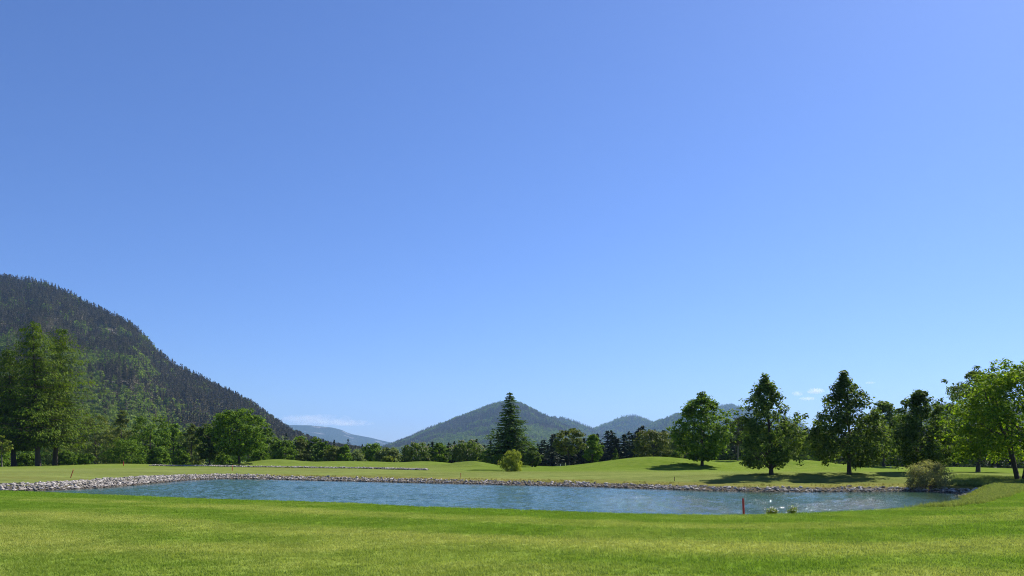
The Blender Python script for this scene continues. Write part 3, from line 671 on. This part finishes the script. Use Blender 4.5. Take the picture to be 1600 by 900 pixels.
B('maple_tree', 'open light olive-green maple with thin trunk behind the green', 889, 128, 670, 50, 175, ML, base=.33, prof='round', nc=120, nl=26, leaf=.36, mat='olive', hollow=.35)
B('round_tree', 'darker green tree touching the olive maple behind the green', 926, 136, 675, 31, 177, ML, base=.14, prof='oval', nc=120, nl=30, leaf=.36, mat='lindenb')
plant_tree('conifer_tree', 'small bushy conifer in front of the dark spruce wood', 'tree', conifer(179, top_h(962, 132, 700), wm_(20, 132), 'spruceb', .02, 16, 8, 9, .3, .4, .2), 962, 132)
t = B('chestnut_tree', 'broad olive-brown chestnut behind the grassy mound left of the rounded linden', 1021, 136, 672, 58, 181, ML, base=.05, prof='round', nc=150, nl=32, leaf=.40, mat='olive', hollow=.35); blossoms(t, 3, 6, 5, 100, 'bloss', .28)
B('willow_tree', 'pale grey-green willow between olive chestnut and rounded linden', 1053, 150, 678, 34, 183, ML, base=.06, prof='oval', nc=100, nl=30, leaf=.4, mat='willow', aspect=.35)
B('small_tree', 'low bright shrub under the pale willow beside the mound', 1056, 132, 702, 22, 185, cat='shrub', base=.02, prof='bush', nc=60, nl=28, leaf=.34, mat='green', stems=5, trunk=.05)
# larches on the far left
LA = 'larches left of the pond'
def LARCH(label, px, d, top, wpx, seed, **kw):
    H = top_h(px, d, top)
    k = dict(mat='larch', base=.16, levels=50, per=11, cards=54, droop=.20, cl=.46, cw=.20, power=.40, bulge=.35, gap=.22, hang=.8, trunk=.36, arch=.18); k.update(kw)
    return plant_tree('larch_tree', label, 'tree', conifer(seed, H, wm_(wpx, d), **k), px, d, LA)
LARCH('tallest feathery larch with dark bare lower trunk', 60, 141, 499, 126, 201, lean=-.04)
LARCH('feathery larch with broad sunlit side next to the tallest larch', 86, 148, 511, 134, 203, lean=.05)
LARCH('dark larch at the picture edge left of the tallest larch', 22, 146, 545, 110, 205, lean=-.05, gap=.2)
LARCH('lower larch half cut off by the picture edge', -28, 150, 560, 110, 207)
B('birch_tree', 'thin pale-trunked young birch at the picture edge under the larches', 3, 133, 680, 26, 211, base=.42, prof='oval', nc=60, nl=24, leaf=.36, mat='ygreen', bark=BARKL)
# big maple pair
B('maple_tree', 'big round sunlit maple with short dark trunk in front of the hillside', 374, 146, 638, 84, 213, base=.17, prof='round', nc=380, nl=40, leaf=.40, mat='green', hollow=.35, crad=.08, boughs=34)
B('maple_tree', 'smaller dark round maple touching the big maple on its left', 327, 149, 660, 40, 215, base=.14, prof='round', nc=140, nl=36, leaf=.42, mat='linden')
# edge of the wood on the left
WL = 'trees along the foot of the hillside'
EDGE = [
 ('broadleaf_tree', 'olive tree right behind the larches', 150, 178, 640, 56, 'olive', 'oval', .04),
 ('broadleaf_tree', 'tall brownish-olive tree behind the bright round bush', 190, 184, 634, 52, 'olive', 'linden', .04),
 ('broadleaf_tree', 'round green tree with dark hollow underneath, between brownish-olive tree and maples', 235, 176, 647, 54, 'green', 'round', .14),
 ('broadleaf_tree', 'deep green tree right of the hollowed round tree', 270, 182, 655, 40, 'lindenb', 'oval', .04),
 ('broadleaf_tree', 'narrow olive tree next to the smaller maple', 300, 184, 660, 34, 'olive', 'oval', .04),
 ('broadleaf_tree', 'bright green tree just right of the big maple', 416, 178, 664, 40, 'green', 'oval', .04),
 ('broadleaf_tree', 'bushy green tree second to the right of the big maple', 444, 172, 688, 40, 'green', 'round', .03),
 ('broadleaf_tree', 'grey-green tree rising behind the leftmost mound', 469, 182, 684, 34, 'olive', 'oval', .03),
 ('broadleaf_tree', 'tallest bright green tree in front of the far plateau', 492, 184, 678, 32, 'green', 'oval', .03),
 ('broadleaf_tree', 'slim green tree right of the tallest one below the far plateau', 508, 184, 685, 22, 'green', 'column', .03),
 ('broadleaf_tree', 'round olive-green tree behind the second mound', 521, 172, 697, 28, 'olive', 'round', .03),
 ('broadleaf_tree', 'dark green tree with pointed top behind the second mound', 538, 172, 692, 26, 'lindenb', 'linden', .03),
 ('broadleaf_tree', 'low pale bushy tree in the gap under the far plateau', 556, 176, 705, 30, 'willow', 'round', .03),
 ('broadleaf_tree', 'rounded green tree rising left of the pale willow', 581, 184, 692, 34, 'green', 'round', .03),
 ('willow_tree', 'pale silvery willow at the left foot of the pointed mountain', 607, 170, 700, 36, 'willow', 'round', .03),
 ('shrub', 'small dark yellow-green shrub in front of the silvery willow', 606, 163, 713, 16, 'ygreen', 'round', .02),
 ('shrub', 'bright green round bush beside the larches, behind the far tee', 197, 158, 686, 62, 'green', 'bush', .02),
 ('shrub', 'small leafy bush just right of the larch trunks', 133, 152, 710, 24, 'green', 'round', .02),
 ('shrub', 'dense rounded bush below the hollowed round tree', 247, 160, 697, 32, 'lindenb', 'bush', .02),
 ('shrub', 'bright low bush under the deep green tree', 284, 164, 702, 26, 'green', 'bush', .02),
 ('shrub', 'low bright bush in the shade between the larch trunks', 42, 160, 708, 32, 'green', 'bush', .02),
 ('shrub', 'low leafy bush behind the second larch trunk', 103, 160, 704, 34, 'lindenb', 'bush', .02),
 ('shrub', 'leafy bush at the picture edge behind the birch', -6, 165, 700, 40, 'green', 'bush', .02),
 ('shrub', 'bright bush under the big maple on its right', 405, 162, 704, 30, 'green', 'bush', .02),
 ('shrub', 'small low bush at the foot of the smaller maple', 349, 166, 705, 30, 'lindenb', 'bush', .02),
]
for i, (nm, lb, px, d, top, wpx, mt, pr, bs_) in enumerate(EDGE):
    big = wpx > 30
    B(nm, lb, px, d, top, wpx, 300 + i, WL, cat='shrub' if nm == 'shrub' else 'tree', base=bs_, prof=pr, nc=130 if big else 80, nl=30, leaf=.46 if nm != 'shrub' else .38, mat=mt, crad=.12)
for i, (px, d, top, w_, lb) in enumerate([(522, 205, 687, 13, 'small dark spruce tip left of the pointed dark tree'), (544, 205, 686, 14, 'dark spruce tip behind the pointed dark tree'), (566, 200, 694, 14, 'dark spruce between the pale bushy tree and rounded green tree'),
        (447, 215, 676, 16, 'dark spruce tip above the bushy green tree by the big maple')]):
    plant_tree('spruce_tree', lb, 'tree', conifer(340 + i, top_h(px, d, top), wm_(w_ * 2.2, d), 'spruce', .03, 18, 7, 7, .35, .7, .34), px, d, WL)
# second rank on the hillside foot, told apart by nothing
r = np.random.RandomState(77)
back = [broadleaf(360 + i, 12.0, 9.5, .03, ['oval', 'round', 'linden', 'oval'][i], 110, 26, .55, ['green', 'olive', 'lindenb', 'green'][i], crad=.12) for i in range(4)]
for px in np.arange(-120, 470, 21):
    d = r.uniform(215, 330); q = px + r.uniform(-8, 8); s = r.uniform(.95, 1.45); 
    if q > 330: s *= .8
    plant_tree('broadleaf_tree', 'broadleaf tree in the crowded wood below the hillside', 'tree', back[r.randint(4)], q, d, 'broadleaf trees crowded at the hillside foot', r.rand() * 6.28, 0, (s, s, s * r.uniform(.9, 1.15)))
# the dark spruce wood behind the green
spr = [conifer(380 + i, 12.0, 4.6 + .5 * i, 'spruce', .02, 26, 8, 8, .38, .85, .42, .85) for i in range(5)]
def tops(px): return np.interp(px, [600, 660, 700, 760, 830, 860, 900, 940, 960, 985, 1000, 1030, 1060, 1120, 1160, 1250, 1330, 1420, 1600, 1750], [698, 692, 687, 690, 688, 685, 684, 680, 678, 675, 671, 676, 672, 676, 672, 672, 676, 668, 660, 655])
SEG = [(765, 'behind the blossoming chestnuts'), (866, 'around the tall lone conifer'), (945, 'behind the open olive maple'), (1055, 'behind the broad olive chestnut'), (1140, 'behind the large blunt linden'), (1265, 'behind the linden by the stake'), (1405, 'behind the tallest linden'), (9999, 'behind the multi-stemmed maple')]
for row, (d0, d1, stp) in enumerate([(186, 205, 8), (222, 250, 9.5)]):
    for px in np.arange(632, 1680, stp):
        q = px + r.uniform(-4, 4); d = r.uniform(d0, d1); top = tops(q) + r.uniform(-7, 9) + (4 if row == 0 else 0)
        if q < 850: top += 3
        h = top_h(q, d, top) / 12.0
        s = max(h, .5) * r.uniform(.85, 1.1)
        seg = [s_ for s_ in SEG if q < s_[0]][0][1]; rk = 'front' if row == 0 else 'back'
        plant_tree('spruce_tree', 'dark spruce in the %s rank of the wood %s' % (rk, seg), 'tree', spr[r.randint(5)], q, d, 'spruces, %s rank, %s' % (rk, seg), r.rand() * 6.28, 0, (s * 2.0, s * 2.0, h))
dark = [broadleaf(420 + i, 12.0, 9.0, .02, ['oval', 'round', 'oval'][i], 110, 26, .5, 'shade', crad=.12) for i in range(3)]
# wood edge on the right, its shade put into the dark leaf colour
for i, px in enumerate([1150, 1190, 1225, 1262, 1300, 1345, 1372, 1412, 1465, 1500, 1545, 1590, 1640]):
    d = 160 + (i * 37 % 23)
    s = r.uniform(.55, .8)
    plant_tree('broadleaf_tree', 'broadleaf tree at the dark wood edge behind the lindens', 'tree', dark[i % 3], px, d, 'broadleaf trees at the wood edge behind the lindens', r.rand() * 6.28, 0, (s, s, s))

# ------------------------------------------------------------------ stakes, markers, flowers
RED = plain_mat('red_paint', (0.42, 0.022, 0.020), (0.52, 0.035, 0.030), 20, .5, .05)
ORG = plain_mat('faded_red_paint', (0.48, 0.080, 0.030), (0.56, 0.12, 0.045), 20, .6, .05)
BRN = plain_mat('weathered_wood', (0.14, 0.075, 0.04), (0.22, 0.12, 0.07), 20, .8, .2)
WHT = plain_mat('white_paint', (0.70, 0.70, 0.68), (0.8, 0.8, 0.78), 20, .5, .05)
YEL = plain_mat('yellow_paint', (0.62, 0.58, 0.16), (0.72, 0.68, 0.22), 20, .5, .05)
def stake(name, label, px, d, h, w, mat, tilt=(0, 0), cap=None, grp='hazard stakes round the pond', cat='stake'):
    p = at(px, d); p[2] = gz(p[0], p[1]) - .05
    k = 8; a = (np.arange(k) + .5) / k * 2 * math.pi
    prof = [(0, w * .5), (h * .93 + .05, w * .5), (h + .02, w * .40), (h + .05, w * .12)]
    V = np.array([(q * math.cos(x), q * math.sin(x), z) for z, q in prof for x in a]); n = len(prof)
    i = np.arange(n * k).reshape(n, k); j = np.roll(i, -1, 1)
    Fq = np.stack([i[:-1], j[:-1], j[1:], i[1:]], -1).reshape(-1, 4)
    me = mesh(name, V, [Fq], [mat], False)
    o = obj(name, me, None, p); o.rotation_euler = (tilt[0], tilt[1], .4); tag(o, label, cat, grp); return o
stake('red_stake', 'near bright red wooden stake at the lawn edge, leaning slightly', 1162.5, 25.0, .58, .07, RED, (.0, -.06))
stake('red_stake', 'tilted orange-red stake above the stones at the pond left end', 110, 76, .84, .085, ORG, (.05, .30))
stake('red_stake', 'short orange-red stake on the turf below the big maple', 363, 100, .66, .09, ORG)
stake('red_stake', 'thin orange-red stake above the stones, left of the yellow willow shrub', 720, 80.5, .5, .06, ORG)
stake('red_stake', 'brown weathered stake above the stones left of the large round linden', 1054, 68.5, .38, .055, BRN, (0, -.05))
stake('red_stake', 'red stake in front of the bright round bush by the larches', 193, 140, .75, .13, RED)
stake('marker_post', 'little white post on the far edge of the green', 875.5, 121, .28, .09, WHT, grp='posts at the green', cat='post')
stake('marker_post', 'short yellow post on the far edge of the green', 883.5, 121, .45, .12, YEL, grp='posts at the green', cat='post')
stake('marker_post', 'small white post in the shade under the linden left of the pale shrub', 1392, 112, .25, .1, WHT, grp='posts at the green', cat='post')
def weed(label, px, d, W, H, seed, nf):
    p = at(px, d); p[2] = gz(p[0], p[1])
    t = thing('flowering_weed', label, 'plant', p, 'white-flowered weeds on the near bank'); r = np.random.RandomState(seed)
    mb = MB(); tips = []
    for i in range(38):
        a = r.rand() * 6.28; q = W * .5 * r.rand() ** .6; h = H * r.uniform(.5, 1.1) * (1 - .35 * (q / W)); e = np.array([q * math.cos(a), q * math.sin(a), h])
        b = e * [.35, .35, 0]; mb.add(tube([b, (b + e) / 2 + r.normal(0, .015, 3), e], [.006, .005, .003], 4)); tips.append(e)
    obj('stem', mb.mesh('stem', [LM['green']]), t); tips = np.array(tips)
    n = 320; P = tips[r.randint(0, 38, n)] * [1, 1, 1] * r.uniform(.35, .95, (n, 1)) + r.normal(0, .025, (n, 3)); P[:, 2] = np.abs(P[:, 2])
    mb = MB(); mb.add(leaves(P, r.normal(size=(n, 3)) + [0, 0, .6], .065, .022, r)); obj('leaf', mb.mesh('leaf', [LM['ygreen']]), t)
    P = tips[r.randint(0, 38, nf)] + r.normal(0, .025, (nf, 3)); mb = MB(); mb.add(leaves(P, r.normal(0, .5, (nf, 3)) + [0, -.3, .6], .042, .036, r)); obj('blossom', mb.mesh('blossom', [LM['white']]), t)
weed('white-flowered weed clump nearest the red stake on the pond edge', 1206, 25.3, .42, .27, 1, 70)
weed('white-flowered weed clump further from the red stake, reddish and taller', 1238, 25.5, .38, .31, 2, 45)

# ------------------------------------------------------------------ grass
gmat, nt, bs, out = new_mat('grass_blade')
at_n = node(nt, 'ShaderNodeAttribute', attribute_name='tint', attribute_type='INSTANCER'); geo = node(nt, 'ShaderNodeNewGeometry')
c = mixc(nt, geo.outputs['Random Per Island'], mixc(nt, 1.0, at_n.outputs['Color'], (0.72, 0.80, 0.68), 'MULTIPLY'), mixc(nt, 1.0, at_n.outputs['Color'], (1.6, 1.46, 1.6), 'MULTIPLY'))
nt.links.new(c, bs.inputs['Base Color']); bs.inputs['Roughness'].default_value = .7; bs.inputs['Specular IOR Level'].default_value = .06
tr = node(nt, 'ShaderNodeBsdfTranslucent'); nt.links.new(mixc(nt, 1.0, c, (1.3, 1.3, .8), 'MULTIPLY'), tr.inputs[0])
mx = node(nt, 'ShaderNodeMixShader', ins={0: .35}); nt.links.new(bs.outputs[0], mx.inputs[1]); nt.links.new(tr.outputs[0], mx.inputs[2]); nt.links.new(mx.outputs[0], out.inputs[0])
def tuft(seed, n, rad, h, w, lean):
    r = np.random.RandomState(seed); a = r.rand(n) * 6.28; q = rad * r.rand(n) ** .5
    b = np.stack([q * np.cos(a), q * np.sin(a), np.full(n, -.01)], -1); la = r.rand(n) * 6.28; hh = h * r.uniform(.55, 1.2, n); ln = lean * hh * r.uniform(.3, 1.2, n)
    dv = np.stack([np.cos(la), np.sin(la), 0 * la], -1); pv_ = np.stack([-np.sin(la), np.cos(la), 0 * la], -1) * (w / 2)
    m = b + dv * (ln * .35)[:, None] + np.array([0, 0, 1]) * (hh * .6)[:, None]; t = b + dv * ln[:, None] + np.array([0, 0, 1]) * hh[:, None]
    V = np.stack([b - pv_, b + pv_, m + pv_ * .8, m - pv_ * .8, t], 1).reshape(-1, 3); k = np.arange(n)[:, None] * 5
    return mesh('tuft', V, [k + np.array([[0, 1, 2, 3]]), k + np.array([[3, 2, 4]])], [gmat])
LAWN = proto_collection('lawn_tuft', [tuft(i, 16, .10, .050, .010, .8) for i in range(4)])
TALL = proto_collection('tall_tuft', [tuft(20 + i, 20, .13, .27, .012, .6) for i in range(4)])
r = np.random.RandomState(21)
def field(n, fn, px0=-160, px1=1760, d0=9.5, d1=56):
    q = r.uniform(px0, px1, n); d = np.sqrt(d0 ** 2 + r.rand(n) * (d1 ** 2 - d0 ** 2)); x = (q - 800) / FPX * d; y = d
    pd, w = pond(x, y); k = fn(x, y, pd, w, q); return x[k], y[k], pd[k]
def lay(name, x, y, s, coll, label, tn=None):
    n = len(x); z = height(x, y); c = tint(x, y) if tn is None else tn
    o = scatter(name, np.stack([x, y, z], -1), np.stack([r.normal(0, .12, n), r.normal(0, .12, n), r.rand(n) * 6.28], -1), np.stack([s, s, s], -1), r.randint(0, 4, n), coll, c)
    tag(o, label, kind='stuff'); print(name, n)
x, y, pd = field(330000, lambda x, y, pd, w, q: (pd > .5) & (w < .5) & (r.rand(len(x)) < np.clip(1.25 - y / 45, .35, 1)))
lay('lawn_grass', x, y, r.uniform(.75, 1.3, len(x)) * np.where(pd < 1.8, 1.5, 1.0), LAWN, 'short mown grass of the foreground lawn')
x, y, pd = field(60000, lambda x, y, pd, w, q: (w < .6) & (pd > .15) & (pd < .5 + 0.9 * smooth(1050, 1300, q) + 1.0 * smooth(1380, 1480, q)) & (r.rand(len(x)) < .16 + .84 * smooth(1080, 1300, q)), 60, 1700, 24, 60)
tn = np.array([[.135, .190, .040]]) * r.uniform(.75, 1.3, (len(x), 1)) + r.rand(len(x), 1) ** 3 * np.array([[.08, .06, .03]])
lay('bank_grass', x, y, r.uniform(.45, 1.0, len(x)) * (.45 + .35 * smooth(1000, 1400, x / y * FPX + 800)), TALL, 'uncut long grass along the near pond bank', tn)
EDGE_R = np.array([at(*p)[:2] for p in [(1440, 29.5), (1490, 31.5), (1530, 36), (1565, 42.5), (1600, 50), (1650, 58), (1720, 66)]])
q = r.uniform(1380, 1740, 90000); dd_ = r.uniform(28, 70, 90000); x = (q - 800) / FPX * dd_; y = dd_
el = dist_line(EDGE_R, x, y); pd, w = pond(x, y); k = (el < 1.1 + .5 * (fbm(x, y, 2) - .4)) & (pd > .2); x, y = x[k], y[k]
tn = np.array([[.145, .195, .045]]) * r.uniform(.75, 1.3, (len(x), 1)) + r.rand(len(x), 1) ** 3 * np.array([[.10, .08, .04]])
lay('bank_grass', x, y, r.uniform(.3, .65, len(x)), TALL, 'strip of uncut grass between the lawn and the multi-stemmed maple', tn)
x, y, pd = field(60000, lambda x, y, pd, w, q: (w > .5) & (pd > 3.4) & (pd < 13) & (fbm(x / 3, y / 3, 2) + smooth(1470, 1520, q) * .6 > .62), 1470, 1700, 56, 80)
tn = np.array([[.12, .18, .045]]) * r.uniform(.75, 1.3, (len(x), 1)) + r.rand(len(x), 1) ** 3 * np.array([[.10, .09, .06]])
lay('rough_grass', x, y, r.uniform(.5, 1.1, len(x)), TALL, 'pale rough grass and nettles under the multi-stemmed maple', tn)
x, y, pd = field(26000, lambda x, y, pd, w, q: (w > .5) & (pd > 1.7) & (pd < 3.6) & (fbm(x / 2, y / 2, 2) > .38), -120, 1460, 56, 100)
lay('fringe_grass', x, y, r.uniform(.3, .75, len(x)), TALL, 'dry uncut grass fringe above the bank stones', tint(x, y) * 1.0)

# ------------------------------------------------------------------ clouds, low over the horizon and beyond the haze
def cloud(label, px, py, wpx, hpx, d, seed, dens):
    p = at(px, d); p[2] = CAM_Z + (HOR - py) * d / FPX
    rx, rz_ = wm_(wpx, d) / 2, wm_(hpx, d) / 2
    u = np.linspace(0, 2 * math.pi, 24, endpoint=False); v = np.linspace(.02, math.pi - .02, 12)
    U, Vv = np.meshgrid(u, v, indexing='ij'); P = np.stack([rx * np.sin(Vv) * np.cos(U), rx * .5 * np.sin(Vv) * np.sin(U), rz_ * np.cos(Vv)], -1)
    P *= (1 + .12 * (fbm(U * 1.3 + seed, Vv * 2, 3) - .4))[..., None]
    i = np.arange(24 * 12).reshape(24, 12); j = np.roll(i, -1, 0)
    Fq = np.stack([i[:, :-1], j[:, :-1], j[:, 1:], i[:, 1:]], -1).reshape(-1, 4)[:, ::-1]
    m = bpy.data.materials.new('cloud_vapour'); m.use_nodes = True; nt = m.node_tree; nt.nodes.clear()
    o_ = nt.nodes.new('ShaderNodeOutputMaterial'); pv = nt.nodes.new('ShaderNodeVolumePrincipled'); pv.inputs['Color'].default_value = (1, 1, 1, 1); pv.inputs['Anisotropy'].default_value = .3
    tc = node(nt, 'ShaderNodeTexCoord'); mp = node(nt, 'ShaderNodeMapping', ins={'Vector': tc.outputs['Object'], 'Location': (seed * 3.1, 0, 0), 'Scale': (5.0 / rx, 5.0 / rx, 1.3 / rz_)})
    f = noise(nt, 1.0, mp.outputs[0], 4, .6)
    nrmv = node(nt, 'ShaderNodeMapping', ins={'Vector': tc.outputs['Object'], 'Scale': (1 / rx, 2 / rx, 1 / rz_)})
    ln = node(nt, 'ShaderNodeVectorMath', operation='LENGTH', ins={0: nrmv.outputs[0]})
    s = math_(nt, 'SUBTRACT', math_(nt, 'ADD', math_(nt, 'MULTIPLY', f, 1.5), -.16), math_(nt, 'MULTIPLY', ln.outputs['Value'], .42))
    s = math_(nt, 'MAXIMUM', math_(nt, 'MULTIPLY', math_(nt, 'SUBTRACT', s, .22), dens), 0.0)
    nt.links.new(s, pv.inputs['Density']); nt.links.new(pv.outputs[0], o_.inputs['Volume'])
    o = obj('cloud', mesh('cloud', P.reshape(-1, 3), Fq, [m], True), None, p); tag(o, label, 'cloud', 'small clouds low over the horizon')
    o.data.materials[0].cycles.volume_step_rate = 1.0 if hasattr(o.data.materials[0], 'cycles') else 1.0
cloud('long thin cloud streak just above the far plateau', 492, 657, 150, 22, 17500, 1, .0045)
cloud('small wispy cloud at the right end of the streak above the plateau', 548, 661, 80, 12, 18000, 2, .006)
cloud('small puffy cloud near the top left of the tallest linden', 1275, 611, 30, 11, 17500, 3, .03)
cloud('smaller puff left of the puffy cloud by the tallest linden', 1246, 615, 20, 9, 17600, 4, .025)
cloud('low faint puff under the puffy cloud by the tallest linden', 1262, 623, 30, 7, 17700, 5, .02)
cloud('faint little streak right of the tallest linden', 1359, 598, 20, 5, 17500, 6, .014)
